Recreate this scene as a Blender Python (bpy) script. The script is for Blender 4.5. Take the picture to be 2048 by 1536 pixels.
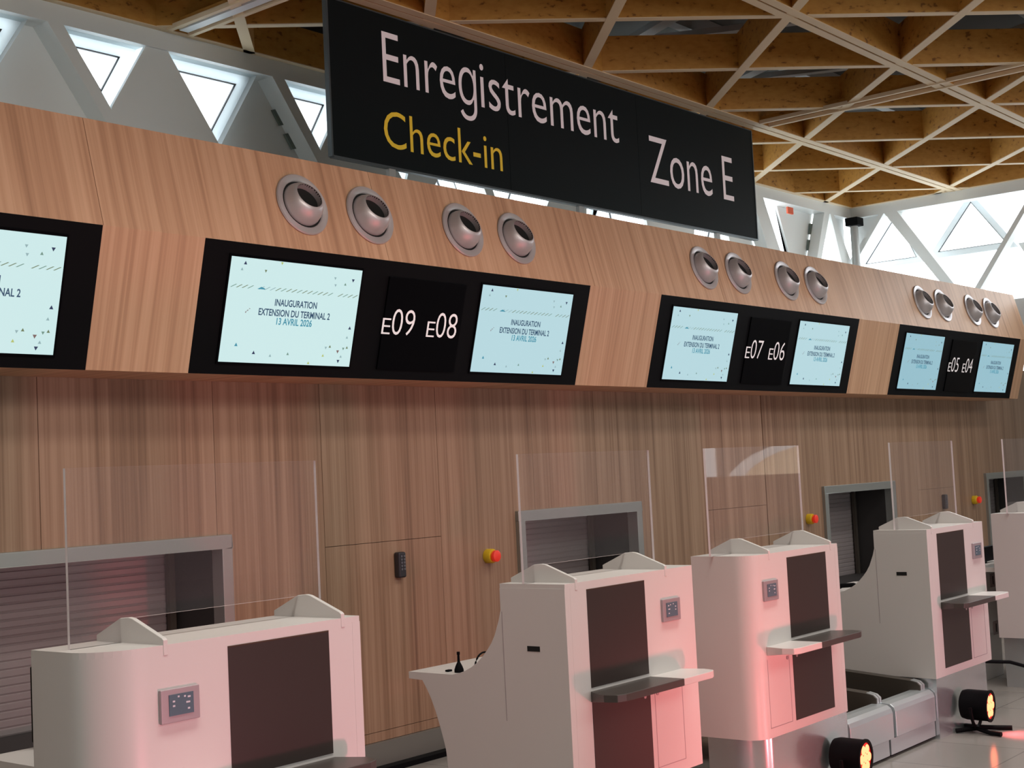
import bpy, bmesh, math, random
from mathutils import Vector, Matrix
for o in list(bpy.data.objects): bpy.data.objects.remove(o, do_unlink=True)
S = bpy.context.scene
COL = S.collection
PI = math.pi

# ------------------------------------------------------------------ camera
CAM = Vector((0, -5.8407, 1.65))
def make_camera():
    a, pi, ro = math.radians(90 - 50.6468), math.radians(3.7531), math.radians(-2.839)
    f = Vector((math.cos(a)*math.cos(pi), math.sin(a)*math.cos(pi), math.sin(pi)))
    r = Vector((math.sin(a), -math.cos(a), 0)); u = r.cross(f)
    r2 = r*math.cos(ro) + u*math.sin(ro); u2 = u*math.cos(ro) - r*math.sin(ro)
    c = bpy.data.cameras.new('camera'); o = bpy.data.objects.new('camera', c); COL.objects.link(o)
    c.sensor_width = 36; c.sensor_fit = 'HORIZONTAL'; c.lens = 2788.59/2048*36
    c.clip_start = .05; c.clip_end = 300
    M = Matrix((r2, u2, -f)).transposed().to_4x4(); M.translation = CAM
    o.matrix_world = M
    S.camera = o
make_camera()
S.view_settings.view_transform = 'Standard'; S.view_settings.look = 'None'
S.view_settings.gamma = 1; S.view_settings.use_curve_mapping = False
S.view_settings.exposure = -0.5

# ------------------------------------------------------------------ world and lights
W = bpy.data.worlds.new('overcast_sky'); S.world = W; W.use_nodes = True
bg = W.node_tree.nodes['Background']; bg.inputs[0].default_value = (.90, .96, 1, 1); bg.inputs[1].default_value = 6.0
def area(name, loc, target, size, sizey, power, color, spread=180):
    l = bpy.data.lights.new(name, 'AREA'); l.shape = 'RECTANGLE'; l.size = size; l.size_y = sizey
    l.energy = power; l.color = color; l.spread = math.radians(spread)
    o = bpy.data.objects.new(name, l); COL.objects.link(o); o.location = loc
    o.rotation_euler = (Vector(target)-Vector(loc)).to_track_quat('-Z', 'Y').to_euler()
    return o
def spot(name, loc, target, power, color, angle=60, blend=.8, rad=.08):
    l = bpy.data.lights.new(name, 'SPOT'); l.energy = power; l.color = color
    l.spot_size = math.radians(angle); l.spot_blend = blend; l.shadow_soft_size = rad
    o = bpy.data.objects.new(name, l); COL.objects.link(o); o.location = loc
    o.rotation_euler = (Vector(target)-Vector(loc)).to_track_quat('-Z', 'Y').to_euler()
    return o
# added overhead fills under the roof, over the public side; no real luminaires
area('overhead_fill_a', (3.5, -3.5, 4.62), (3.5, -2.45, 0), 8, .6, 120, (1, .94, .86), 110)
area('overhead_fill_b', (11.5, -3.5, 4.62), (11.5, -2.45, 0), 8, .6, 120, (1, .95, .90), 110)
area('overhead_fill_c', (6, -9.5, 4.6), (6, -9.5, 0), 16, 3, 420, (1, .95, .88))
area('bulkhead_fill_a', (3, -6.5, 4.5), (4.5, -.45, 3.15), 6, .6, 26, (1, .93, .84), 60)  # both bulkhead lights are added fill that brightens the fascia
area('bulkhead_fill_b', (11, -6.5, 4.5), (11.5, -.45, 3.15), 7, .6, 24, (1, .95, .90), 60)
# red floor spots standing in the hall, in front of the counters
RED = (1, .12, .14)
spot('red_spot_a', (5.15, -3.9, .12), (5.25, -2.4, .62), 75, RED, 95, 1)
spot('red_spot_b', (6.2, -4.1, .12), (5.95, -2.4, .7), 95, RED, 80, 1)
spot('red_spot_c', (3.0, -4.6, .15), (2.85, -2.4, .9), 130, (1, .24, .33), 85, 1)
spot('red_spot_d', (8.0, -5.2, .15), (8.2, -2.4, .8), 150, (1, .25, .35), 80, 1)
spot('red_spot_e', (3.4, -5.4, .2), (3.4, 0, 1.2), 22, (1, .25, .30), 70, 1)

# ------------------------------------------------------------------ materials
def mat(name, color, rough=.5, metal=0, spec=.5, emit=None, estr=0, coat=0):
    m = bpy.data.materials.new(name); m.use_nodes = True
    b = m.node_tree.nodes['Principled BSDF']
    b.inputs['Base Color'].default_value = (*color, 1); b.inputs['Roughness'].default_value = rough
    b.inputs['Metallic'].default_value = metal; b.inputs['Specular IOR Level'].default_value = spec
    if emit: b.inputs['Emission Color'].default_value = (*emit, 1); b.inputs['Emission Strength'].default_value = estr
    b.inputs['Coat Weight'].default_value = coat
    return m
def ramp(nt, stops):
    r = nt.nodes.new('ShaderNodeValToRGB')
    while len(r.color_ramp.elements) < len(stops): r.color_ramp.elements.new(.5)
    for e, (p, c) in zip(r.color_ramp.elements, stops): e.position = p; e.color = (*c, 1)
    return r
def wood(name, light, mid, dark, sx=26, sz=.55, rough=.5, space='Position', rot=(0, 0, 0), fine=3.2):
    m = mat(name, mid, rough); nt = m.node_tree; b = nt.nodes['Principled BSDF']
    g = nt.nodes.new('ShaderNodeNewGeometry')
    mp = nt.nodes.new('ShaderNodeMapping'); mp.inputs['Scale'].default_value = (sx, sx*.0+.3, sz); mp.inputs['Rotation'].default_value = rot
    nt.links.new(g.outputs[space], mp.inputs[0])
    n1 = nt.nodes.new('ShaderNodeTexNoise'); n1.inputs['Scale'].default_value = 1; n1.inputs['Detail'].default_value = 3; n1.inputs['Roughness'].default_value = .55
    nt.links.new(mp.outputs[0], n1.inputs['Vector'])
    mp2 = nt.nodes.new('ShaderNodeMapping'); mp2.inputs['Scale'].default_value = (sx*fine, .3, sz*2.2); mp2.inputs['Rotation'].default_value = rot; mp2.inputs['Location'].default_value = (7, 3, 1)
    nt.links.new(g.outputs[space], mp2.inputs[0])
    n2 = nt.nodes.new('ShaderNodeTexNoise'); n2.inputs['Scale'].default_value = 1; n2.inputs['Detail'].default_value = 2
    nt.links.new(mp2.outputs[0], n2.inputs['Vector'])
    mp3 = nt.nodes.new('ShaderNodeMapping'); mp3.inputs['Scale'].default_value = (sx*.22, .1, sz*.4); mp3.inputs['Rotation'].default_value = rot
    nt.links.new(g.outputs[space], mp3.inputs[0])
    n3 = nt.nodes.new('ShaderNodeTexNoise'); n3.inputs['Scale'].default_value = 1; n3.inputs['Detail'].default_value = 1
    nt.links.new(mp3.outputs[0], n3.inputs['Vector'])
    def mth(op, a, bb):
        q = nt.nodes.new('ShaderNodeMath'); q.operation = op
        for i, v in enumerate((a, bb)):
            if isinstance(v, (int, float)): q.inputs[i].default_value = v
            else: nt.links.new(v, q.inputs[i])
        return q.outputs[0]
    s = mth('ADD', mth('MULTIPLY', n1.outputs[0], .5), mth('ADD', mth('MULTIPLY', n2.outputs[0], .27), mth('MULTIPLY', n3.outputs[0], .23)))
    r = ramp(nt, [(.33, dark), (.47, mid), (.6, light)])
    nt.links.new(s, r.inputs[0]); nt.links.new(r.outputs[0], b.inputs['Base Color'])
    return m
def lvl(name, light, mid, dark):
    m = mat(name, mid, .6); nt = m.node_tree; b = nt.nodes['Principled BSDF']
    g = nt.nodes.new('ShaderNodeNewGeometry')
    n = nt.nodes.new('ShaderNodeTexNoise'); n.inputs['Scale'].default_value = 19; n.inputs['Detail'].default_value = 2
    mp = nt.nodes.new('ShaderNodeMapping'); mp.inputs['Scale'].default_value = (.8, .8, 1.5)
    nt.links.new(g.outputs['Position'], mp.inputs[0]); nt.links.new(mp.outputs[0], n.inputs['Vector'])
    r = ramp(nt, [(.29, dark), (.37, mid), (.65, light)])
    nt.links.new(n.outputs[0], r.inputs[0]); nt.links.new(r.outputs[0], b.inputs['Base Color'])
    return m
M = {}
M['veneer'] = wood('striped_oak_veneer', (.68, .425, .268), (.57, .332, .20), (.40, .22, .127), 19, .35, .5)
M['veneer_shaded'] = wood('striped_oak_veneer_shaded', (.39, .252, .168), (.295, .178, .112), (.17, .094, .058), 22, .35, .5)  # same veneer as the fascia, shade below the bulkhead put into the colour
M['groove'] = mat('dark_groove', (.07, .038, .024), .9)
M['lvl'] = lvl('knotty_pine_plywood', (.60, .29, .055), (.53, .24, .040), (.24, .09, .012))
M['lvl_edge_lit'] = mat('bounce_lit_plywood_edge', (.80, .63, .42), .6)  # plywood edge, paled further to stand in for light bounced off the floor
M['roof'] = mat('dark_roof_deck', (.10, .105, .105), .8)
M['roofsteel'] = mat('galvanised_roof_steel', (.45, .48, .50), .5, .3)
M['white'] = mat('white_paint', (.80, .80, .79), .5)
M['clere'] = mat('white_clerestory_paint', (.78, .80, .79), .5)
M['peach'] = mat('pale_timber_vault', (.78, .58, .38), .6)
M['hall'] = mat('warm_grey_hall_wall', (.45, .42, .38), .7)
M['corian'] = mat('white_solid_surface', (.66, .635, .615), .35)
M['inlay'] = mat('dark_brown_laminate', (.034, .022, .019), .42)
M['shelf_dark'] = mat('dark_grey_laminate', (.06, .05, .045), .38)
M['steel'] = mat('brushed_steel', (.60, .655, .68), .30, .55)
M['steel_plinth'] = mat('polished_steel_plinth', (.66, .71, .73), .22, .75)
M['steel_frame'] = mat('satin_steel_frame', (.40, .415, .40), .45, .7)
M['vent'] = mat('matt_aluminium', (.60, .56, .57), .42, .5)
M['black'] = mat('black_plastic', (.004, .004, .005), .55, spec=.08)
M['black_gloss'] = mat('black_glass', (.002, .002, .003), .35, spec=.05)
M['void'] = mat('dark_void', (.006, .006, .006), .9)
M['sign'] = mat('black_sign_panel', (.006, .009, .010), .6, spec=.12)
M['signedge'] = mat('dark_aluminium_edge', (.10, .12, .13), .4, .5)
M['sign_white'] = mat('pale_sign_letters', (.70, .61, .62), .5, emit=(.78, .66, .68), estr=.30)
M['sign_yellow'] = mat('yellow_sign_letters', (.72, .46, .03), .5, emit=(.8, .5, .03), estr=.25)
M['digit'] = mat('lit_counter_digits', (.8, .75, .75), .5, emit=(1, .90, .91), estr=.45)
M['shutter'] = mat('grey_roller_shutter', (.36, .315, .315), .42, .4)
M['tunnel'] = mat('dark_tunnel_lining', (.035, .032, .032), .6)
M['belt'] = mat('black_rubber_belt', (.012, .012, .016), .55)
M['rail'] = mat('dark_bronze_rail', (.10, .085, .07), .4, .5)
M['yellow'] = mat('yellow_plastic', (.75, .50, .02), .4)
M['red'] = mat('red_button', (.65, .03, .02), .4, emit=(1, .05, .02), estr=.35)
M['keypad'] = mat('dark_keypad', (.03, .028, .035), .4)
M['keys'] = mat('grey_keys', (.12, .12, .14), .5)
M['plinth_wall'] = mat('grey_metal_skirting', (.26, .26, .24), .45, .5)
M['lens'] = mat('red_led_lens', (.3, .01, .01), .4, emit=(1, .02, .02), estr=.9)
M['led'] = mat('lit_red_led', (.8, .1, .05), .4, emit=(1, .22, .09), estr=5)
M['touch'] = mat('control_panel_screen', (.10, .15, .19), .25)
M['touch_frame'] = mat('silver_panel_frame', (.42, .37, .39), .4, .4)
M['icons'] = mat('pale_icons', (.6, .6, .65), .5)
M['socket'] = mat('brown_grey_lock_plate', (.36, .27, .27), .5)
M['orange'] = mat('orange_tag', (.85, .13, .05), .5)
M['duct'] = mat('green_grey_grille', (.13, .16, .14), .6)
M['pipe'] = mat('grey_metal_downpipe', (.42, .42, .41), .5, .3)
M['gasket'] = mat('black_window_gasket', (.03, .03, .035), .6)
M['frame_pale'] = mat('frosted_translucent_frame', (.86, .90, .92), .5)
_nt = M['frame_pale'].node_tree; _tl = _nt.nodes.new('ShaderNodeBsdfTranslucent'); _tl.inputs[0].default_value = (.88, .93, .95, 1)
_mx = _nt.nodes.new('ShaderNodeMixShader'); _mx.inputs[0].default_value = .6
_nt.links.new(_nt.nodes['Principled BSDF'].outputs[0], _mx.inputs[1]); _nt.links.new(_tl.outputs[0], _mx.inputs[2]); _nt.links.new(_mx.outputs[0], _nt.nodes['Material Output'].inputs[0])
M['whiteled'] = mat('white_linear_diffuser', (.8, .86, .9), .4)
M['frame_end'] = mat('pale_blue_frame', (.80, .86, .89), .5)
def make_glass(name, tint, haze=0):
    m = bpy.data.materials.new(name); m.use_nodes = True; nt = m.node_tree
    for n in list(nt.nodes): nt.nodes.remove(n)
    out = nt.nodes.new('ShaderNodeOutputMaterial'); mix = nt.nodes.new('ShaderNodeMixShader')
    tr = nt.nodes.new('ShaderNodeBsdfTransparent'); tr.inputs[0].default_value = (*tint, 1)
    gl = nt.nodes.new('ShaderNodeBsdfGlossy'); gl.inputs['Roughness'].default_value = .02
    lw = nt.nodes.new('ShaderNodeLayerWeight'); lw.inputs[0].default_value = .5
    pw = nt.nodes.new('ShaderNodeMath'); pw.operation = 'POWER'; pw.inputs[1].default_value = 5; nt.links.new(lw.outputs['Facing'], pw.inputs[0])
    fr = nt.nodes.new('ShaderNodeMath'); fr.operation = 'MULTIPLY_ADD'; fr.inputs[1].default_value = .96; fr.inputs[2].default_value = .04; nt.links.new(pw.outputs[0], fr.inputs[0])
    nt.links.new(fr.outputs[0], mix.inputs[0]); nt.links.new(tr.outputs[0], mix.inputs[1]); nt.links.new(gl.outputs[0], mix.inputs[2])
    if haze:
        df = nt.nodes.new('ShaderNodeBsdfDiffuse'); df.inputs[0].default_value = (.9, .86, .9, 1)
        m2 = nt.nodes.new('ShaderNodeMixShader'); m2.inputs[0].default_value = haze
        nt.links.new(mix.outputs[0], m2.inputs[1]); nt.links.new(df.outputs[0], m2.inputs[2]); nt.links.new(m2.outputs[0], out.inputs[0])
    else: nt.links.new(mix.outputs[0], out.inputs[0])
    return m
M['glass'] = make_glass('hazed_acrylic', (.98, .97, .975), .03)  # diffuse haze stands in for pinkish reflections of the hall
M['glass_edge'] = mat('lit_acrylic_edge', (.92, .84, .86), .2)  # pale pink tint imitates light piped to the edge
M['pane'] = make_glass('window_glass', (.97, .985, .985))
def floor_mat():
    m = mat('polished_grey_floor_tiles', (.36, .34, .315), .16); nt = m.node_tree; b = nt.nodes['Principled BSDF']
    g = nt.nodes.new('ShaderNodeNewGeometry')
    br = nt.nodes.new('ShaderNodeTexBrick'); br.offset = 0; br.inputs['Scale'].default_value = 1
    br.inputs['Brick Width'].default_value = .6; br.inputs['Row Height'].default_value = .6; br.inputs['Mortar Size'].default_value = .004
    br.inputs['Color1'].default_value = (.36, .335, .31, 1); br.inputs['Color2'].default_value = (.33, .31, .29, 1); br.inputs['Mortar'].default_value = (.2, .19, .18, 1)
    nt.links.new(g.outputs['Position'], br.inputs['Vector']); nt.links.new(br.outputs[0], b.inputs['Base Color'])
    return m
M['floor'] = floor_mat()
def screen_mat(name, c, s):
    return mat(name, (.02, .02, .02), .3, emit=c, estr=s)
M['scr_a'] = screen_mat('bright_screen_glow', (.70, .95, .95), 1.2)
M['scr_b'] = screen_mat('screen_glow', (.60, .88, .95), 1.08)
M['scr_c'] = screen_mat('far_screen_glow', (.46, .80, .93), .9)
M['s_navy'] = mat('screen_navy', (.02, .02, .03), .4, emit=(.02, .045, .12), estr=1)
M['s_text'] = mat('screen_dark_text', (.02, .02, .03), .4, emit=(.03, .10, .19), estr=1)
M['s_teal'] = mat('screen_teal_text', (.02, .02, .03), .4, emit=(.06, .38, .52), estr=1)
M['s_grey'] = mat('screen_grey', (.02, .02, .03), .4, emit=(.40, .60, .62), estr=1)
M['s_olive'] = mat('screen_olive', (.02, .02, .03), .4, emit=(.20, .27, .13), estr=1)
M['s_yellow'] = mat('screen_yellow', (.02, .02, .03), .4, emit=(.62, .72, .20), estr=1)
M['s_mauve'] = mat('screen_mauve', (.02, .02, .03), .4, emit=(.28, .18, .16), estr=1)
M['s_green'] = mat('screen_green', (.02, .02, .03), .4, emit=(.22, .40, .32), estr=1)

# ------------------------------------------------------------------ mesh helpers
class MB:
    def __init__(s): s.v = []; s.f = []; s.mi = []; s.cur = 0; s.smooth = set()
    def add(s, vs, fs, smooth=False):
        n = len(s.v); s.v += [tuple(v) for v in vs]
        for f in fs:
            if smooth: s.smooth.add(len(s.f))
            s.f.append(tuple(i+n for i in f)); s.mi.append(s.cur)
        return s
    def box(s, x0, x1, y0, y1, z0, z1):
        return s.add([(x0,y0,z0),(x1,y0,z0),(x1,y1,z0),(x0,y1,z0),(x0,y0,z1),(x1,y0,z1),(x1,y1,z1),(x0,y1,z1)],
                     [(0,3,2,1),(4,5,6,7),(0,1,5,4),(1,2,6,5),(2,3,7,6),(3,0,4,7)])
    def prism(s, a, b, smooth=False):
        """a, b: matching loops of 3-D points"""
        n = len(a); vs = list(a)+list(b)
        s.add(vs, [tuple(range(n))[::-1], tuple(range(n, 2*n))])
        return s.add(vs, [(i, (i+1) % n, n+(i+1) % n, n+i) for i in range(n)], smooth)
    def ext(s, pts, vec, smooth=False):
        v = Vector(vec); return s.prism([Vector(p) for p in pts], [Vector(p)+v for p in pts], smooth)
    def lathe(s, o, axis, prof, n=32, cap0=True, cap1=True):
        """prof: (radius, distance along axis)"""
        ax = Vector(axis).normalized(); t = Vector((0,0,1)) if abs(ax.z) < .9 else Vector((1,0,0))
        e1 = ax.cross(t).normalized(); e2 = ax.cross(e1)
        vs = []
        for r, h in prof:
            for k in range(n):
                a = 2*PI*k/n; vs.append(Vector(o)+ax*h+(e1*math.cos(a)+e2*math.sin(a))*r)
        fs = []
        for i in range(len(prof)-1):
            for k in range(n):
                fs.append((i*n+k, i*n+(k+1) % n, (i+1)*n+(k+1) % n, (i+1)*n+k))
        s.add(vs, fs, True)
        if cap0: s.add(vs[:n], [tuple(range(n))])
        if cap1: s.add(vs[-n:], [tuple(range(n))])
        return s
    def tube(s, pts, r, n=10):
        pts = [Vector(p) for p in pts]; vs = []
        for i, p in enumerate(pts):
            d = (pts[min(i+1, len(pts)-1)]-pts[max(i-1, 0)]).normalized()
            t = Vector((0,0,1)) if abs(d.z) < .9 else Vector((1,0,0)); e1 = d.cross(t).normalized(); e2 = d.cross(e1)
            vs += [p+(e1*math.cos(2*PI*k/n)+e2*math.sin(2*PI*k/n))*r for k in range(n)]
        fs = [(i*n+k, i*n+(k+1) % n, (i+1)*n+(k+1) % n, (i+1)*n+k) for i in range(len(pts)-1) for k in range(n)]
        s.add(vs, fs, True); s.add(vs[:n], [tuple(range(n))]); s.add(vs[-n:], [tuple(range(n))]); return s
    def bar(s, p, q, w, d, up=(0, 0, 1)):
        """rectangular bar from p to q, w across, d along up"""
        p, q = Vector(p), Vector(q); ax = (q-p).normalized(); u = Vector(up); u = (u-ax*u.dot(ax)).normalized(); r = ax.cross(u)
        a = [p+r*sx*w/2+u*sy*d/2 for sx, sy in ((-1,-1),(1,-1),(1,1),(-1,1))]
        return s.prism(a, [v+(q-p) for v in a])
    def build(s, name, m, parent=None, bevel=0, seg=2):
        me = bpy.data.meshes.new(name)
        off = Vector((0, 0, 0)); pp = parent
        while pp: off += Vector(pp.location); pp = pp.parent
        me.from_pydata([tuple(Vector(v)-off) for v in s.v], [], s.f)
        for q in (m if isinstance(m, (list, tuple)) else [m]): me.materials.append(q)
        for i, poly in enumerate(me.polygons): poly.material_index = s.mi[i]; poly.use_smooth = i in s.smooth
        bm = bmesh.new(); bm.from_mesh(me)
        bmesh.ops.remove_doubles(bm, verts=bm.verts, dist=1e-5)
        bmesh.ops.recalc_face_normals(bm, faces=bm.faces)
        bm.to_mesh(me); bm.free(); me.update()
        if s.smooth:
            for poly in me.polygons: poly.use_smooth = True
            me.set_sharp_from_angle(angle=math.radians(48))
        o = bpy.data.objects.new(name, me); COL.objects.link(o)
        if parent: o.parent = parent
        if bevel:
            b = o.modifiers.new('bevel', 'BEVEL'); b.width = bevel; b.segments = seg; b.limit_method = 'ANGLE'; b.angle_limit = math.radians(40)
            b.harden_normals = True
        return o
def tag(o, label=None, cat=None, group=None, kind=None):
    if label: o['label'] = label
    if cat: o['category'] = cat
    if group: o['group'] = group
    if kind: o['kind'] = kind
    return o
def thing(name, loc, label, cat, group=None):
    o = bpy.data.objects.new(name, None); COL.objects.link(o); o.location = loc; o.empty_display_size = .1
    return tag(o, label, cat, group)
def struct(o): o['kind'] = 'structure'; return o
def dup(root, loc, label):
    r = root.copy(); COL.objects.link(r); r.location = loc; r['label'] = label
    for ch in list(root.children):
        c = ch.copy(); COL.objects.link(c); c.parent = r
        for g in list(ch.children):
            d = g.copy(); COL.objects.link(d); d.parent = c
    return r
_fontcache = {}
def text_mesh(s, bold=0):
    if (s, bold) in _fontcache: return _fontcache[s, bold]
    cu = bpy.data.curves.new('lettering', 'FONT'); cu.body = s; cu.size = 1; cu.resolution_u = 4; cu.offset = bold
    o = bpy.data.objects.new('lettering', cu); COL.objects.link(o)
    dg = bpy.context.evaluated_depsgraph_get(); me = bpy.data.meshes.new_from_object(o.evaluated_get(dg))
    vs = [tuple(v.co) for v in me.vertices]; fs = [tuple(p.vertices) for p in me.polygons]
    bpy.data.objects.remove(o); bpy.data.curves.remove(cu); bpy.data.meshes.remove(me)
    _fontcache[s, bold] = (vs, fs); return vs, fs
CAPH = max(v[1] for v in text_mesh('E')[0])
def put_text(mb, s, fr, x0, x1, base, cap, off=.002, bold=0):
    """lettering in the plane frame fr(x, up, out): spans x0..x1, baseline at base, capital height cap"""
    vs, fs = text_mesh(s, bold); a = min(v[0] for v in vs); b = max(v[0] for v in vs)
    k = (x1-x0)/(b-a); h = cap/CAPH
    mb.add([fr(x0+(v[0]-a)*k, base+v[1]*h, off) for v in vs], fs)
    return mb

# ------------------------------------------------------------------ key dimensions
X2P, WP, GP = 4.2014, 3.1087, .8363           # display housings
YR, ZR, YB, ZB, YT, ZT = -.5464, 2.8563, -.3767, 2.2206, -.409, 3.373
ED = Vector((0, YB-YR, ZB-ZR)); BL = ED.length; ED.normalize(); BN = Vector((0, ED.z, -ED.y)); BN = BN if BN.y < 0 else -BN
EU = Vector((0, YT-YR, ZT-ZR)); FL = EU.length; EU.normalize(); FN = Vector((0, -EU.z, EU.y))
def bandp(x, s, out=0): return Vector((x, YR, ZR))+ED*s+BN*out         # s metres down the slope
def fasp(x, s, out=0): return Vector((x, YR, ZR))+EU*s+FN*out
ZC, YW, XE = 4.697, 1.6, 15.756              # grid underside, clerestory plane, end wall plane

# ------------------------------------------------------------------ floor, wall, bulkhead
f = MB(); f.box(-14, 24, -22, 4, -.1, 0); struct(f.build('floor', M['floor']))
HATCH = [(3.22, 4.717), (7.089, 8.52), (11.418, 12.913), (15.288, 16.75)]
HZ0, HZ1 = .50, 1.416
w = MB()
XL, XR = -4.0, 17.4
seams = [-2.6, -1.55, -.5, .55, 1.6, 2.62, 3.62, 4.643, 5.396, 6.362, 7.3, 8.015, 9.44, 10.42, 11.37, 12.3, 13.1, 14.0, 15.0, 16.0]
doors = [(5.396, 6.362, .215, 1.30), (9.44, 10.41, .215, 1.30), (13.5, 14.42, .215, 1.30)]
zs = [.16, .215, 1.30, 3.0]
def wall_cells():
    xs = sorted(set([XL, XR]+seams+[d[0] for d in doors]+[d[1] for d in doors]))
    g = .0016
    for a, b in zip(xs, xs[1:]):
        if b-a < .02: continue
        dd = any(abs(a-d[0]) < .03 or (a >= d[0]-.03 and b <= d[1]+.03) for d in doors)
        cuts = [.16, .215, 1.30, 2.6] if dd else [.16, 2.6]
        if dd and any(abs(a-d[0]) < .03 for d in doors):
            segs = [(a, b)]
        segs = [(a, b)]
        for h0, h1 in HATCH:
            ns = []
            for p, q in segs:
                if q <= h0 or p >= h1: ns.append((p, q, 0))
                else:
                    if p < h0: ns.append((p, h0, 0))
                    ns.append((max(p, h0), min(q, h1), 1))
                    if q > h1: ns.append((h1, q, 0))
            hs = ns
            if any(n[2] for n in ns):
                for p, q, k in ns:
                    gp = g if p == a else 0; gq = g if q == b else 0
                    if k: yield p+gp, q-gq, .16, HZ0; yield p+gp, q-gq, HZ1, 2.6
                    else: yield p+gp, q-gq, .16, 2.6
                break
        else:
            for z0, z1 in zip(cuts, cuts[1:]):
                yield a+g, b-g, z0+(g if z0 > .2 else 0), z1-(g if z1 < 2.5 else 0)
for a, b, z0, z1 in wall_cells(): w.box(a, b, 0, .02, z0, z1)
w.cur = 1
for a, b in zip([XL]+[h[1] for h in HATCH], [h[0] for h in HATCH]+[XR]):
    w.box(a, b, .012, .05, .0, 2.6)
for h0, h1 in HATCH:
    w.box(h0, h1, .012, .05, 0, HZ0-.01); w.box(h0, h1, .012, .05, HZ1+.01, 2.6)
struct(w.build('wall_back', [M['veneer_shaded'], M['groove']]))
b = MB(); b.box(XL, XR, -.03, .0, 0, .158); struct(b.build('baseboard_back', M['plinth_wall']))
b = MB(); b.box(XL, XR, -.10, -.031, 0, .03); struct(b.build('trim_1', M['black']))

b = MB(); b.box(-12.2, -12, -20, YW+1, 0, 5.5); struct(b.build('wall_left', M['hall']))
b = MB(); b.box(-12, 18, -20.2, -20, 0, .8); b.box(-12, 18, -20.2, -20, 2.6, 5.5); b.box(-12, -1, -20.2, -20, .8, 2.6); b.box(11, 18, -20.2, -20, .8, 2.6); struct(b.build('wall_front', M['hall']))
b = MB(); b.box(18, 18.2, -20, 0, 0, 1.48); b.box(18, 18.2, -20, -10.1, 1.48, 3.2); b.box(18, 18.2, -8.0, 0, 1.48, 3.2); b.box(18, 18.2, -10.1, -8.0, 2.3, 3.2); b.box(XE, 18, -20, -6, 3.0, 5.5); struct(b.build('wall_right', M['hall']))

m = MB(); arc = [(-16.2+2.6*(1-math.cos(t)), 1.0+1.1*math.sin(t)) for t in [i/16*PI for i in range(17)]]
m.prism([(30, y, z) for y, z in arc], [(30.2, y, z) for y, z in arc])
m.cur = 1; oa = [(-16.65+3.05*(1-math.cos(t)), 1.0+1.25*math.sin(t)) for t in [i/16*PI for i in range(17)]]; n = len(arc)
m.add([(29.95, y, z) for y, z in arc]+[(29.95, y, z) for y, z in oa]+[(30.2, y, z) for y, z in arc]+[(30.2, y, z) for y, z in oa],
      [q for i in range(n-1) for q in ((i, i+1, n+i+1, n+i), (2*n+i, 3*n+i, 3*n+i+1, 2*n+i+1), (i, 2*n+i, 2*n+i+1, i+1), (n+i, n+i+1, 3*n+i+1, 3*n+i))])
struct(m.build('trim_3', [M['peach'], M['white']]))  # unseen arch, placed so the third counter's glass reflects it
m = MB(); m.box(30.3, 30.5, -17.05, -8, 0, 4.5); struct(m.build('trim_4', M['roof']))  # unseen dark backing, added to block the sky in that reflection

# bulkhead over the counters: sloping display band below, fascia leaning back above
bk = MB(); X1B = 15.36+.1
prof = [(YR, ZR), (YB, ZB), (.03, ZB), (.03, ZT), (YT, ZT)]
bk.cur = 1
ins = [(YR+.012, ZR), (YB+.012, ZB+.006), (.03, ZB+.006), (.03, ZT-.01), (YT+.012, ZT-.01)]
bk.ext([(XL, y, z) for y, z in ins], (X1B-XL, 0, 0))
bk.cur = 0
fse = [XL, -2.2, -.3, 1.6, 3.635, 5.45, 7.36, 9.0, 10.7, 12.5, 14.3, X1B]
for a, c in zip(fse, fse[1:]):
    g = .0015
    bk.ext([fasp(a+g, .0, 0), fasp(a+g, FL, 0), fasp(a+g, FL, -.01), fasp(a+g, 0, -.01)], (c-a-2*g, 0, 0))
# veneer between the housings
hs = [(X2P-WP-.569, X2P-.569)] + [(X2P+n*(WP+GP), X2P+n*(WP+GP)+WP) for n in range(3)]
hs.insert(0, (hs[0][0]-WP-.8, hs[0][0]-.8))
prev = XL
for a, c in hs+[(X1B, X1B)]:
    if a > prev: bk.ext([bandp(prev, 0, 0), bandp(prev, BL, 0), bandp(prev, BL, -.01), bandp(prev, 0, -.01)], (min(a, X1B)-prev, 0, 0))
    prev = c
bk.ext([(XL, YB, ZB), (XL, YB+.01, ZB+.006), (XL, .0, ZB+.006), (XL, .0, ZB)], (X1B-XL, 0, 0))
struct(bk.build('wall_bulkhead', [M['veneer'], M['groove']]))
rf = MB(); rf.box(XL, XR, .03, YW+.9, ZT-.12, ZT-.03); struct(rf.build('trim_2', M['clere']))

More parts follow.
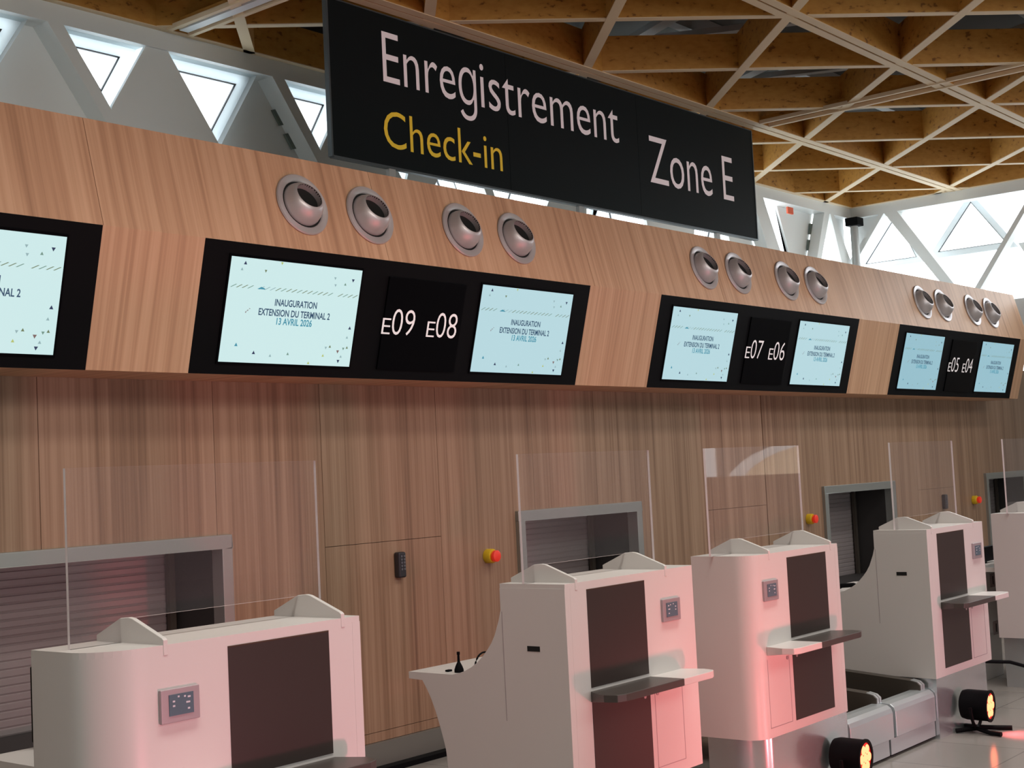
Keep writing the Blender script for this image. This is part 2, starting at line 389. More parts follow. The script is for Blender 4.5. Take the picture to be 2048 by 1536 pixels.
# ------------------------------------------------------------------ display housings, screens, counter numbers
TRI = [(.099,.048,'n',1),(.08,.109,'g',1),(.251,.11,'o',0),(.363,.02,'y',0),(.933,.115,'n',0),(.786,.11,'g',0),(.873,.156,'s',1),(.795,.18,'g',0),(.959,.597,'n',1),(.947,.696,'g',1),(.818,.799,'o',1),(.786,.819,'g',0),(.958,.8,'o',1),(.929,.819,'s',0),(.886,.852,'m',0),(.917,.896,'g',1),(.771,.894,'y',1),(.9,.951,'n',0),(.495,.894,'s',1),(.24,.897,'n',1),(.107,.828,'t',1),(.663,.975,'y',1),(.364,.919,'g',1)]
TMAT = ['s_navy', 's_grey', 's_olive', 's_yellow', 's_green', 's_mauve', 's_teal']; TK = 'ngoysmt'
def make_screen(x, sm, label, group):
    """one flat monitor, left edge x, in the sloping band"""
    w_, h_, t0 = .885, .795*BL, .108*BL
    base = bandp(x, t0+h_, .0)
    r = thing('information_screen', base, label, 'screen', group)
    c = MB(); c.prism([bandp(x-.012, t0-.012, .002), bandp(x+w_+.012, t0-.012, .002), bandp(x+w_+.012, t0+h_+.012, .002), bandp(x-.012, t0+h_+.012, .002)],
                      [bandp(x-.012, t0-.012, .008), bandp(x+w_+.012, t0-.012, .008), bandp(x+w_+.012, t0+h_+.012, .008), bandp(x-.012, t0+h_+.012, .008)])
    c.build('casing', M['black_gloss'], r)
    d = MB(); d.prism([bandp(x+i*w_, t0+j*h_, .0075) for i, j in ((0,0),(1,0),(1,1),(0,1))], [bandp(x+i*w_, t0+j*h_, .010) for i, j in ((0,0),(1,0),(1,1),(0,1))])
    dd = d.build('display', sm, r)
    fr = lambda X, up, out: bandp(X, -up, out)
    L = lambda rel: x-.165+rel
    t = MB(); cap = .033
    put_text(t, 'INAUGURATION', fr, L(.473), L(.758), -(.425*BL+cap/2), cap, .0112, .022)
    put_text(t, 'EXTENSION DU TERMINAL 2', fr, L(.375), L(.859), -(.505*BL+cap/2), cap, .0112, .022)
    t.build('title_text', M['s_text'], dd)
    t = MB(); put_text(t, '13 AVRIL 2026', fr, L(.499), L(.74), -(.570*BL+cap/2), cap, .0112, .022); t.build('date_text', M['s_teal'], dd)
    g = MB()
    for u, v, k, up in TRI:
        g.cur = TK.index(k); s = .0105 if k in 'nmt' else .0085; cx, cy = x+u*w_, t0+v*h_; sg = 1 if up else -1
        g.add([bandp(cx-s, cy+s*.85*sg, .0112), bandp(cx+s, cy+s*.85*sg, .0112), bandp(cx, cy-s*.85*sg, .0112)], [(0, 1, 2)])
    g.cur = 2
    for i in range(24):
        u = .012+i*.0405
        if u+.047 > 1 or .165 < u < .20 or .30 < u < .325 or .76 < u < .82: continue
        g.cur = 1 if .20 <= u <= .30 else (2 if i % 3 else 4)
        y0 = .288; a = [(u, y0), (u+.009, y0), (u+.047, y0-.032), (u+.038, y0-.032)]
        g.add([bandp(x+p*w_, t0+q*h_, .0111) for p, q in a], [(0, 1, 2, 3)])
    g.cur = 6; g.add([bandp(x+p*w_, t0+q*h_, .0112) for p, q in ((.205,.285),(.235,.262),(.262,.276),(.262,.285))], [(0,1,2,3)])
    g.cur = 5
    for k in range(3): g.add([bandp(x+p*w_, t0+q*h_, .0112) for p, q in ((.140+k*.012,.515-.02*k),(.146+k*.012,.525-.02*k),(.152+k*.012,.498-.01*k))], [(0,1,2)])
    g.build('confetti_graphic', [M[k] for k in TMAT], dd)
    return r
def make_housing(x, nums, label, mats, names):
    r = thing('display_housing', bandp(x+WP/2, BL, -.005), label, 'display panel', 'black display housings in the wooden band')
    p = MB(); p.ext([bandp(x+.001, 0, .002), bandp(x+.001, BL, .002), bandp(x+.001, BL, -.011), bandp(x+.001, 0, -.011)], (WP-.002, 0, 0))
    p.build('backboard', M['black'], r)
    if nums:
        n = MB(); n.ext([bandp(x+1.262, .13*BL, .0015), bandp(x+1.262, .915*BL, .0015), bandp(x+1.262, .915*BL, .012), bandp(x+1.262, .13*BL, .012)], (.635, 0, 0))
        nb = n.build('number_panel', M['black_gloss'], r)
        fr = lambda X, up, out: bandp(X, -up, out)
        for (e0, e1, d0, d1), s in zip(((1.252, 1.318, 1.327, 1.506), (1.612, 1.678, 1.687, 1.863)), nums):
            t = MB(); put_text(t, 'E', fr, x+e0, x+e1, -.615*BL, .091, .0135, -.009); put_text(t, s, fr, x+d0, x+d1, -.615*BL, .146, .0135, -.011)
            t.build('counter_number', M['digit'], nb)
    for rel, sm, lb in zip((.165, 2.045), mats, names):
        if lb: make_screen(x+rel, sm, lb, 'information screens in the black housings')
x = hs[1][0]
make_housing(x, None, 'black display housing cut by the left edge of the photo', (M['scr_a'], M['scr_a']),
             (None, 'pale screen cut by the left edge of the photo'))
NUM = [('09', '08'), ('07', '06'), ('05', '04')]
for n in range(3):
    x = hs[2+n][0]; a, c = NUM[n]
    make_housing(x, NUM[n], 'black display housing with the counter numbers E%s and E%s' % (a, c),
                 ((M['scr_a'], M['scr_b']), (M['scr_b'], M['scr_b']), (M['scr_c'], M['scr_c']))[n],
                 ('lit screen left of the numbers E%s E%s' % (a, c), 'lit screen right of the numbers E%s E%s' % (a, c)))

# ------------------------------------------------------------------ jet air nozzles in the fascia
def make_vent(loc, label):
    r = thing('air_nozzle', loc, label, 'air vent', 'round steel air nozzles in the wooden fascia')
    o = Vector(loc); fl = MB()
    fl.lathe(o, FN, [(.168, .0), (.172, .007), (.167, .014), (.136, .012), (.131, .008), (.129, -.004)], 40, False, False); fl.build('flange', M['vent'], r)
    ax = Vector((-.016, -.872, .49)).normalized(); c = o-FN*.012
    nz = MB(); nz.lathe(c, ax, [(.117, -.03), (.121, .0), (.1175, .028), (.108, .055), (.093, .077), (.082, .087), (.0765, .088), (.0755, .04)], 40, False, False); nz.build('ball_nozzle', M['vent'], r)
    th = MB(); th.lathe(c, ax, [(.0765, .0865), (.0765, .05)], 32, False, True); th.lathe(o, FN, [(.132, .001), (.132, .0025)], 32, True, True); th.build('throat', M['void'], r)
    return r
ORD = ['leftmost', 'second from left', 'third from left', 'rightmost']
first = None
for n in range(3):
    for k, rel in enumerate((.685, 1.178, 1.945, 2.445)):
        loc = fasp(X2P+n*(WP+GP)+rel, .487*FL)
        lb = 'round steel air nozzle above the E%s E%s display, %s of its four' % (NUM[n][0], NUM[n][1], ORD[k])
        if first is None: first = make_vent(loc, lb)
        else: dup(first, loc, lb)

# ------------------------------------------------------------------ hatches with roller shutters in the wall
HL = ['steel-framed shuttered hatch behind the nearest check-in counter', 'steel-framed shuttered hatch behind the counter with the black desk plug',
      'steel-framed shuttered hatch seen between the two counters that flank the belts', 'steel-framed shuttered hatch cut by the right edge of the photo']
for (h0, h1), lb in zip(HATCH, HL):
    r = thing('baggage_hatch', ((h0+h1)/2, 0, HZ0), lb, 'hatch', 'baggage hatches along the wooden wall')
    q = MB(); fw = .068
    q.box(h0, h1, -.03, .06, HZ1-fw, HZ1); q.box(h0, h0+fw, -.03, .06, HZ0, HZ1-fw); q.box(h1-fw, h1, -.03, .06, HZ0, HZ1-fw)
    q.build('steel_frame', M['steel_frame'], r, .004)
    t = MB(); D = .42
    t.box(h0+.05, h0+fw, .06, D, HZ0, HZ1-.05); t.box(h1-fw, h1-.05, .06, D, HZ0, HZ1-.05); t.box(h0+.05, h1-.05, .06, D, HZ1-fw, HZ1-.05); t.box(h0, h1, -.02, D, HZ0-.02, HZ0+.02)
    t.build('tunnel_lining', M['tunnel'], r)
    s = MB(); nz = 21; zz = (HZ1-fw-HZ0-.02)/nz
    pr = []
    for i in range(nz):
        z = HZ0+.02+i*zz; pr += [(D-.012, z), (D-.016, z+zz*.2), (D-.017, z+zz*.85), (D-.012, z+zz*.95)]
    pts = [(h0+fw, y, z) for y, z in pr]; vs = pts+[(h1-fw, y, z) for _, y, z in pts]; m_ = len(pts)
    s.add(vs, [(i, i+1, m_+i+1, m_+i) for i in range(m_-1)])
    s.box(h0+fw, h1-fw, D-.008, D, HZ0, HZ1-fw)
    s.build('roller_shutter', M['shutter'], r)
    for a in (h1-fw-.05, h0+fw+.012):
        g = MB(); g.box(a, a+.038, D-.06, D-.03, HZ0+.02, HZ1-fw); g.build('guide_rail', M['rail'], r)

# keypads and emergency stops on the wall
def keypad(x, z, lb):
    r = thing('keypad_lock', (x, 0, z), lb, 'keypad', 'keypad locks on the wall panels')
    k = MB(); k.box(x-.032, x+.032, -.045, -.001, z, z+.152); k.build('casing', M['keypad'], r, .012, 3)
    for i in range(5):
        for j in range(2):
            bt = MB(); bt.box(x-.018+j*.022, x-.004+j*.022, -.049, -.044, z+.045+i*.019, z+.057+i*.019); bt.build('key', M['keys'], r)
keypad(5.97, 1.08, 'dark keypad lock on the wall panel near the first yellow emergency button')
keypad(14.11, 1.08, 'small dark keypad lock on the wall, seen through the far glass screen')
for x, z, lb in ((6.79, 1.146, 'yellow emergency stop between the keypad panel and the second hatch'), (11.125, 1.141, 'yellow emergency stop left of the third hatch'), (14.931, 1.137, 'yellow emergency stop farthest along the wall, left of the last hatch')):
    r = thing('emergency_stop', (x, 0, z-.045), lb, 'emergency button', 'yellow emergency stops along the wall')
    q = MB(); q.lathe((x, 0, z), (0, -1, 0), [(.046, .001), (.046, .045), (.040, .052)], 24); q.build('housing', M['yellow'], r)
    q = MB(); q.lathe((x, 0, z), (0, -1, 0), [(.018, .05), (.018, .062), (.036, .064), (.036, .082), (.026, .088)], 24); q.build('push_button', M['red'], r)

# ------------------------------------------------------------------ hanging zone sign
YS = .36
r = thing('zone_sign', (8.55, YS+.05, 3.335), 'long black sign reading Enregistrement, Check-in and Zone E above the bulkhead', 'sign')
bd = MB()
for a, c in ((5.93, 7.66), (7.663, 9.317), (9.32, 11.18)): bd.box(a, c, YS, YS+.03, 3.682, 4.68)
bd.build('board', M['sign'], r)
q = MB(); q.box(5.918, 5.93, YS-.004, YS+.034, 3.675, 4.686); q.box(11.18, 11.192, YS-.004, YS+.034, 3.675, 4.686); q.box(5.93, 11.18, YS-.006, YS+.034, 3.668, 3.682); q.box(5.93, 11.18, YS-.004, YS+.034, 4.68, 4.688)
q.build('edge_trim', M['signedge'], r)
fr = lambda X, up, out: Vector((X, YS-out, up))
t = MB(); put_text(t, 'Enre', fr, 6.40, 7.105, 4.235, .338, .003, -.006); put_text(t, 'istrement', fr, 7.37, 9.05, 4.235, .338, .003, -.006)
_v, _f = text_mesh('\u0261', -.006); _a, _b = min(v[0] for v in _v), max(v[0] for v in _v); _c, _d = min(v[1] for v in _v), max(v[1] for v in _v)
t.add([fr(7.14+(v[0]-_a)/(_b-_a)*.185, 4.117+(v[1]-_c)/(_d-_c)*.374, .003) for v in _v], _f); t.build('title_text', M['sign_white'], r)
t = MB(); put_text(t, 'Check-in', fr, 6.385, 7.575, 3.806, .243, .003, -.004); t.build('subtitle_text', M['sign_yellow'], r)
t = MB(); put_text(t, 'Zone E', fr, 9.47, 10.80, 3.98, .395, .003, -.006); t.build('zone_text', M['sign_white'], r)
for x in (6.45, 8.5, 10.5):
    q = MB(); q.box(x-.03, x+.03, YS+.0, YS+.03, 3.345, 3.668); q.box(x-.06, x+.06, YS, YS+.11, 3.335, 3.35); q.build('post', M['pipe'], r)

# ------------------------------------------------------------------ timber grid ceiling
TN = [10]
def trim(mb, mats, bevel=0):
    o = mb.build('trim_%d' % TN[0], mats, None, bevel); TN[0] += 1; return struct(o)
BH = .275
def beam(p, q, th, z0=ZC, h=BH, groove=False):
    p, q = Vector((*p, 0)), Vector((*q, 0)); d = (q-p).normalized(); n = Vector((-d.y, d.x, 0))
    m = MB()
    parts = [(-th/2, -.008), (.008, th/2)] if groove else [(-th/2, th/2)]
    for a, c in parts:
        m.cur = 0; L = [p+n*a, q+n*a, q+n*c, p+n*c]
        lo = [Vector((v.x, v.y, z0+.006)) for v in L]; m.prism(lo, [v+Vector((0, 0, h-.006)) for v in lo])
        m.cur = 1; lo = [Vector((v.x, v.y, z0)) for v in L]; m.prism(lo, [v+Vector((0, 0, .006)) for v in lo])
    if groove:
        m.cur = 2; L = [p-n*.0078, q-n*.0078, q+n*.0078, p+n*.0078]; lo = [Vector((v.x, v.y, z0+.02)) for v in L]; m.prism(lo, [v+Vector((0, 0, .2)) for v in lo])
    trim(m, [M['lvl'], M['lvl_edge_lit'], M['groove']])
XB0, XB1, YB0, YB1 = -3.0, XE, -12.0, YW
for y in (.265, -1.475, -3.215, -4.955, -6.695, -8.435):
    beam((XB0, y), (XB1, y), .15, ZC-.004, BH+.01, True)
beam((XB0, YW-.02), (XB1, YW-.02), .06)
beam((XE-.02, YB0), (XE-.02, YW-.05), .06)
def clip(c, s):
    # line x + s*y = c inside the rectangle
    pts = []
    for y in (YB0, YB1):
        x = c-s*y
        if XB0 <= x <= XB1: pts.append((x, y))
    for x in (XB0, XB1):
        y = (c-x)/s
        if YB0 < y < YB1: pts.append((x, y))
    return pts[:2] if len(pts) >= 2 else None
for k in range(-9, 13):
    L = clip(7.12+1.745*k, 1)
    if L: beam(L[0], L[1], .062, ZC+.003)
for k in range(-7, 13):
    L = clip(6.50+1.75*k, -1)
    if L: beam(L[0], L[1], .075)
for xt, lit in ((5.70, True), (11.12, False)):
    m = MB()
    m.cur = 1
    for dx in (-.085, .085): m.box(xt+dx-.017, xt+dx+.017, YB0, .18 if not lit else 1.54, ZC-.012, ZC+.02)
    m.cur = 0; m.box(xt-.068, xt+.068, YB0, .18 if not lit else 1.54, ZC+.03, ZC+.06)
    trim(m, [M['lvl'], M['lvl_edge_lit']])
    if lit:
        q = MB(); q.box(xt-.03, xt+.04, YB0, 1.5, ZC-.005, ZC+.028); trim(q, M['whiteled'])
m = MB(); m.box(-12.2, XE+.3, -20.2, YW+.6, 5.45, 5.6); struct(m.build('ceiling', M['roof']))
m = MB(); m.box(XE, XE+.16, -20, YW+.16, ZC+.03, 5.45); m.box(-12, XE, YW+.01, YW+.16, ZC+.03, 5.45); trim(m, M['roof'])
m = MB()
for y in (-6.5, -4.2, -2.0, .2): m.box(XB0, XE, y-.05, y+.05, 5.30, 5.44)
for k in range(9): m.bar((1.0+k*1.7, -3.2, 5.2), (2.9+k*1.7, .9, 5.2), .12, .05); m.bar((2.9+k*1.7, -3.2, 5.24), (1.0+k*1.7, .9, 5.24), .08, .05)
trim(m, M['roofsteel'])

# ------------------------------------------------------------------ side clerestory
ZTOP, ZLO = 4.575, 3.34
def polyslab(mb, pts, y0, y1): mb.prism([(x, y0, z) for x, z in pts], [(x, y1, z) for x, z in pts])
m = MB(); m.box(XB0, XE, YW, YW+.16, ZTOP, ZC+.02); trim(m, M['clere'])      # head rail
YD = .20     # depth of the window reveals
WN = [1]
def window(pts, y, fw=.07, plane='y', name=None):
    """triangular window: frame ring, gasket ring, pane. pts (x,z)"""
    c = Vector((sum(p[0] for p in pts)/3, sum(p[1] for p in pts)/3)); P2 = [Vector(p) for p in pts]
    def inset(d):
        out = []
        n = len(P2)
        for i in range(n):
            a, b_, c_ = P2[i-1], P2[i], P2[(i+1) % n]
            e1 = (b_-a).normalized(); e2 = (c_-b_).normalized()
            n1 = Vector((-e1.y, e1.x)); n2 = Vector((-e2.y, e2.x))
            if n1.dot(c-a) < 0: n1 = -n1
            if n2.dot(c-b_) < 0: n2 = -n2
            k = d/(1+n1.dot(n2)); out.append(b_+(n1+n2)*k)
        return out
    mp = (lambda p, d: Vector((p.x, y+d, p.y))) if plane == 'y' else (lambda p, d: Vector((y+d, p.x, p.y)))
    def ring(mb, d0, d1, a, b_):
        o, i = inset(d0), inset(d1); n = len(o)
        vs = [mp(p, a) for p in o]+[mp(p, a) for p in i]+[mp(p, b_) for p in o]+[mp(p, b_) for p in i]
        fs = []
        for k in range(n):
            j = (k+1) % n
            fs += [(k, j, n+j, n+k), (2*n+k, 3*n+k, 3*n+j, 2*n+j), (k, 2*n+k, 2*n+j, j), (n+k, n+j, 3*n+j, 3*n+k)]
        mb.add(vs, fs)
    r = MB(); ring(r, 0, fw, 0, .05); o = struct(r.build('window_%d' % WN[0], M['frame_pale' if plane == 'y' else 'frame_end'])); WN[0] += 1
    g = MB(); ring(g, fw, fw+(.006 if plane == 'y' else .006), -.004, .012); g.build('gasket', M['gasket'], o)
    p = MB(); ii = inset(fw+.009); p.prism([mp(q, .02) for q in ii], [mp(q, .035) for q in ii]); p.build('pane', M['pane'], o)
def reveal(mb, pts, y0, y1):
    n = len(pts); vs = [(x, y0, z) for x, z in pts]+[(x, y1, z) for x, z in pts]
    mb.add(vs, [(i, (i+1) % n, n+(i+1) % n, n+i) for i in range(n)])
def clerestory_bay(X, duct=True):
    zb = ZLO; s = .39/.565
    # panel between the two openings
    m = MB()
    pa = [(X+.635, ZTOP), (X+.815, ZTOP), (X+1.26, 3.95), (X+1.26, zb), (X+.36, zb), (X+.36, 4.12)]
    polyslab(m, pa, YW+.02, YW+.05)
    trim(m, M['clere'])
    # raking bar
    m = MB(); z1 = zb; dx = (ZTOP-z1)*s
    polyslab(m, [(X-.10, ZTOP), (X+.015, ZTOP), (X+.015+dx, z1), (X-.06+dx, z1)], YW, YW+.16); trim(m, M['clere'])
    m = MB(); polyslab(m, [(X+.02-.27, ZTOP), (X-.10, ZTOP), (X-.06+dx, z1), (X-.27-.5, z1), (X-.585, 3.96)], YW+.16, YW+.19); trim(m, M['clere'])
    # reveals and windows
    m = MB(); t1 = [(X+.02, ZTOP), (X+.635, ZTOP), (X+.36, 4.10)]; t2 = [(X+.815, ZTOP), (X+1.60, ZTOP), (X+1.215, 3.95)]
    for t in (t1, t2):
        c = (sum(p[0] for p in t)/3, sum(p[1] for p in t)/3)
        mm = MB(); reveal(mm, [(c[0]+(px-c[0])*.994, c[1]+(pz-c[1])*.994) for px, pz in t], YW+.05, YW+YD); trim(mm, M['frame_pale'])
        window(t, YW+YD-.08, .075)
    if duct:
        m = MB()
        for zc_ in (4.31, 4.15):
            xx = X-.10+(ZTOP-zc_)*s
            a = Vector((xx-.075, YW+.155, zc_+.07)); d = Vector((.39, 0, -.565)).normalized()*.125
            m.prism([a, a+d, a+d+Vector((.075, 0, .02)), a+Vector((.075, 0, .02))], [v+Vector((0, -.02, 0)) for v in (a, a+d, a+d+Vector((.075, 0, .02)), a+Vector((.075, 0, .02)))])
        trim(m, M['duct'])
X0 = 4.85
for k, d in ((-2, 0), (-1, 0), (0, 0), (1, 1)): clerestory_bay(X0+1.8*k, d)
# behind and right of the sign: wide openings between panels
def slab(pts, y0, y1, mk='clere'): m = MB(); polyslab(m, pts, y0, y1); trim(m, M[mk])
A, B = ZTOP, ZLO
slab([(8.20-.1, A), (8.62, A), (7.80, B), (7.5, B), (7.9, 3.95)], YW+.02, YW+.05)
window([(8.62, A), (9.28, B), (7.80, B)], YW+.45, .06); window([(8.70, A), (10.0, A), (9.35, B)], YW+.45, .06)
slab([(8.60, A), (8.72, A), (9.36, B), (9.26, B)], YW+.03, YW+.10)
slab([(10.05, A), (10.25, A), (10.1, B), (9.30, B)], YW+.02, YW+.05)
slab([(10.22, A), (10.32, A), (10.22, B), (10.12, B)], YW, YW+.14)
window([(10.30, A), (11.2, A), (10.8, B)], YW+.45, .06); window([(11.25, A), (11.6, B), (10.4, B)], YW+.45, .06)
slab([(11.2, A), (12.3, A), (12.0, B), (11.45, B)], YW+.03, YW+.06)
window([(12.3, A), (13.4, A), (12.85, B)], YW+.45, .06); window([(12.3, A), (12.8, B), (12.0, B)], YW+.45, .06)
slab([(13.36, A), (13.60, A), (14.3, B), (13.95, B)], YW, YW+.14)
slab([(12.95, A), (13.36, A), (13.95, B), (13.3, B)], YW+.16, YW+.19)
window([(13.62, A), (14.45, B), (14.26, B+.6)], YW+.45, .05); window([(13.66, A), (14.2, A), (14.52, 4.0)], YW+.45, .05)
slab([(14.20, A), (15.06, A), (14.82, 3.96), (14.6, B), (14.75, B)], YW+.16, YW+.19)
m = MB(); 
slab([(15.06, A), (15.20, A), (14.86, 3.9), (14.6, B), (14.5, B)], YW, YW+.14)
window([(15.2, A), (15.72, B), (14.62, B)], YW+.45, .05)
slab([(15.22, A), (15.31, A), (15.755, 3.95), (15.755, B), (15.7, B)], YW, YW+.14)
slab([(15.31, A), (15.755, A), (15.755, 3.95)], YW+.10, YW+.13)
m = MB()
for z in (4.32, 4.12): m.ext([(14.83+(z-4.1)*.35, YW+.15, z), (14.93+(z-4.1)*.35, YW+.15, z), (14.95+(z-4.1)*.35, YW+.15, z+.13), (14.87+(z-4.1)*.35, YW+.15, z+.13)], (0, -.02, 0))
trim(m, M['duct'])
r = tag(MB().box(14.12, 14.25, YW-.02, YW+.0, 4.455, 4.53).build('tag_plate', M['orange']), 'small orange tag on the white truss right of the black sign', 'tag')

# ------------------------------------------------------------------ end wall clerestory
m = MB(); m.box(XE, XE+.16, -6, YW+.16, ZTOP, ZC+.02); trim(m, M['clere'])
def eslab(pts, x0, x1, mk='clere'): m = MB(); m.prism([(x0, y, z) for y, z in pts], [(x1, y, z) for y, z in pts]); trim(m, M[mk])
eslab([(1.6, A), (1.18, A), (1.6, 4.05)], XE+.10, XE+.13)
eslab([(1.23, A), (1.17, A), (1.60, 4.0), (1.62, 3.3), (1.64, 4.08)], XE, XE+.10)
sl = .72
eslab([(1.165, A), (1.0, A), (.09, 3.2), (.21, 3.2)], XE, XE+.16)
eslab([(-.62, A), (-.68, A), (.22, 3.3), (.30, 3.3)], XE, XE+.16)
eslab([(-.69, A), (-.86, A), (-1.9, 3.2), (-1.78, 3.2)], XE, XE+.16)
window([(1.20, 4.74), (1.80, 3.99), (.88, 3.99)], XE+.45, .07, 'x')
window([(.268, 4.74), (.86, 4.01), (-.25, 4.01)], XE+.45, .07, 'x')
eslab([(-.30, 4.03), (-.62, 4.03), (-.62, 3.45)], XE+.30, XE+.34)
m = MB(); m.box(XE+.5, XE+.7, -6, 2.5, 3.0, 3.25); trim(m, M['clere'])
m = MB(); m.box(XE, XE+2.3, -6, YW+.1, 3.0, 3.36); trim(m, M['clere'])
r = thing('downpipe', (XE-.06, YW-.06, 3.34), 'grey metal downpipe in the corner of the white windows', 'pipe')
m = MB(); m.lathe((XE-.09, YW-.08, 3.34), (0, 0, 1), [(.028, 0), (.028, .45), (.048, .55), (.048, 1.12)], 20); m.build('pipe', M['pipe'], r)
m = MB(); m.box(XE-.18, XE-.005, YW-.17, YW-.005, 4.46, 4.56); m.build('collar', M['black'], r, .01)

# ------------------------------------------------------------------ check-in counters
YC = -2.468; ZTC = 1.213; ZBC = .345; DEP = .334
GRP = 'white check-in counters along the wall'
def counter(X, sg, wd, ru, rd, gl, label):
    """X: sharp corner; sg: direction towards the rounded end"""
    P = lambda u, d, z: Vector((X+sg*u, YC+d, z))
    r = thing('check_in_counter', P(wd/2, DEP/2, 0), label, 'counter', GRP)
    # body: plan outline with one rounded front corner
    plan = [(.0335, 0), (.0335, DEP), (wd, DEP)]
    for i in range(11):
        a = i/10*PI/2; plan.append((wd-ru*(1-math.cos(a)), rd*(1-math.sin(a))))
    plan = plan[:3]+[(wd, rd)]+plan[4:]
    b = MB(); n = len(plan)
    b.add([P(u, d, ZBC) for u, d in plan]+[P(u, d, ZTC-.018) for u, d in plan], [tuple(range(n))[::-1], tuple(range(n, 2*n))]+[(i, (i+1) % n, n+(i+1) % n, n+i) for i in range(n)])
    for i in range(len(b.f)-n, len(b.f)):
        if 3 <= i-(len(b.f)-n) <= 12: b.smooth.add(i)
    b.build('body', M['corian'], r)
    plan[0] = (0, 0); plan[1] = (0, DEP)
    t = MB(); t.add([P(u, d, ZTC-.018) for u, d in plan]+[P(u, d, ZTC) for u, d in plan], [tuple(range(n))[::-1], tuple(range(n, 2*n))]+[(i, (i+1) % n, n+(i+1) % n, n+i) for i in range(n)])
    t.build('top', M['corian'], r)
    # dark inlays
    i0, i1 = .1405, .5505
    for z0, z1 in ((.79, 1.177), (.389, .745)):
        q = MB(); q.prism([P(i0, .002, z0), P(i1, .002, z0), P(i1, .002, z1), P(i0, .002, z1)], [P(i0, -.002, z0), P(i1, -.002, z0), P(i1, -.002, z1), P(i0, -.002, z1)]); q.build('dark_inlay', M['inlay'], r)
    q = MB(); q.prism([P(i0, .002, 1.177), P(i1, .002, 1.177), P(i1, .002, 1.181), P(i0, .002, 1.181)], [P(i0, -.0025, 1.177), P(i1, -.0025, 1.177), P(i1, -.0025, 1.181), P(i0, -.0025, 1.181)]); q.build('inlay_shadow_gap', M['groove'], r)
    # customer shelf: dark half and white half, slightly tapered underside
    for nm, mk, pl in (('dark_shelf', 'shelf_dark', [(.135, .0), (.085, -.10), (.10, -.155), (.14, -.17), (.56, -.17), (.56, 0)]),
                       ('white_shelf', 'corian', [(.56, 0), (.56, -.17), (.78, -.17), (.815, -.155), (.83, -.10), (.80, 0)])):
        q = MB(); z1 = .777
        q.prism([P(u, d, z1-.018-(.026 if d > -.05 else .012)) for u, d in pl], [P(u, d, z1) for u, d in pl]); q.build(nm, M[mk], r, .003)
    # small white door with keyhole below the shelf
    q = MB()
    for z0, z1, a, c in ((.39, .715, .585, .588), (.39, .393, .585, .80), (.39, .715, .797, .80)):
        q.prism([P(a, .001, z0), P(c, .001, z0), P(c, .001, z1), P(a, .001, z1)], [P(a, -.0008, z0), P(c, -.0008, z0), P(c, -.0008, z1), P(a, -.0008, z1)])
    q.build('door_gap', M['touch_frame'], r)
    for u in (.51, .605):
        q = MB(); q.lathe(P(u, 0, .70), (0, -1, 0), [(.009, -.001), (.009, .004)], 12); q.build('lock', M['touch_frame'], r)
    # wall control
    q = MB(); q.prism([P(.668, .001, .99), P(.805, .001, .99), P(.805, .001, 1.087), P(.668, .001, 1.087)], [P(.668, -.012, .99), P(.805, -.012, .99), P(.805, -.012, 1.087), P(.668, -.012, 1.087)])
    cp = q.build('control_panel', M['touch_frame'], r, .003)
    q = MB(); a0, a1 = (.692, .778)
    q.prism([P(a0, -.011, 1.01), P(a1, -.011, 1.01), P(a1, -.011, 1.07), P(a0, -.011, 1.07)], [P(a0, -.014, 1.01), P(a1, -.014, 1.01), P(a1, -.014, 1.07), P(a0, -.014, 1.07)]); q.build('touch_screen', M['touch'], cp)
    q = MB()
    for u, z, w_ in ((.703, 1.055, .010), (.720, 1.058, .006), (.705, 1.04, .014), (.758, 1.048, .008), (.758, 1.035, .008), (.742, 1.06, .006), (.706, 1.022, .008)):
        q.prism([P(u, -.0138, z), P(u+w_, -.0138, z), P(u+w_, -.0138, z+.005), P(u, -.0138, z+.005)], [P(u, -.0146, z), P(u+w_, -.0146, z), P(u+w_, -.0146, z+.005), P(u, -.0146, z+.005)])
    q.build('screen_icons', M['icons'], cp)
    # steel plinth
    q = MB(); wp = wd-.03
    pl = [(0.004, .004), (0.004, DEP-.02), (wp, DEP-.02)]+[(wp-.09*(1-math.cos(i/8*PI/2)), .22-.216*math.sin(i/8*PI/2)) for i in range(9)]
    n = len(pl); vs = [P(u, d, 0) for u, d in pl]+[P(u, d, ZBC) for u, d in pl]
    q.add(vs, [tuple(range(n))[::-1], tuple(range(n, 2*n))]); q.add(vs, [(i, (i+1) % n, n+(i+1) % n, n+i) for i in range(n)])
    for i in range(len(q.f)-n+2, len(q.f)-1): q.smooth.add(i)
    q.build('plinth', M['steel_plinth'], r)
    # curved side panel carrying the agent's desk
    sp = [(0, ZBC), (0, ZTC-.018), (DEP, ZTC-.018), (DEP, 1.106), (.346, 1.065), (.371, 1.004), (.392, .970), (.416, .941), (.444, .912), (.474, .887), (.508, .866), (.545, .849), (.58, .838), (.616, .831),
          (.868, .831), (.868, .802), (.79, .799), (.766, .764), (.745, .728), (.722, .676), (.70, .616), (.684, .565), (.67, .514), (.662, .44), (.655, .39), (.645, .352), (.57, .356)]
    q = MB(); q.ext([P(-.002, d, z) for d, z in sp], (sg*.035, 0, 0)); side = q.build('side_panel', M['corian'], r)
    q = MB(); q.prism([P(.034, DEP, .80), P(.86, DEP, .80), P(.86, .80, .80), P(.80, .868, .80), P(.034, .868, .80)], [P(.034, DEP, .831), P(.86, DEP, .831), P(.86, .80, .831), P(.80, .868, .831), P(.034, .868, .831)])
    q.build('desk_top', M['corian'], r)
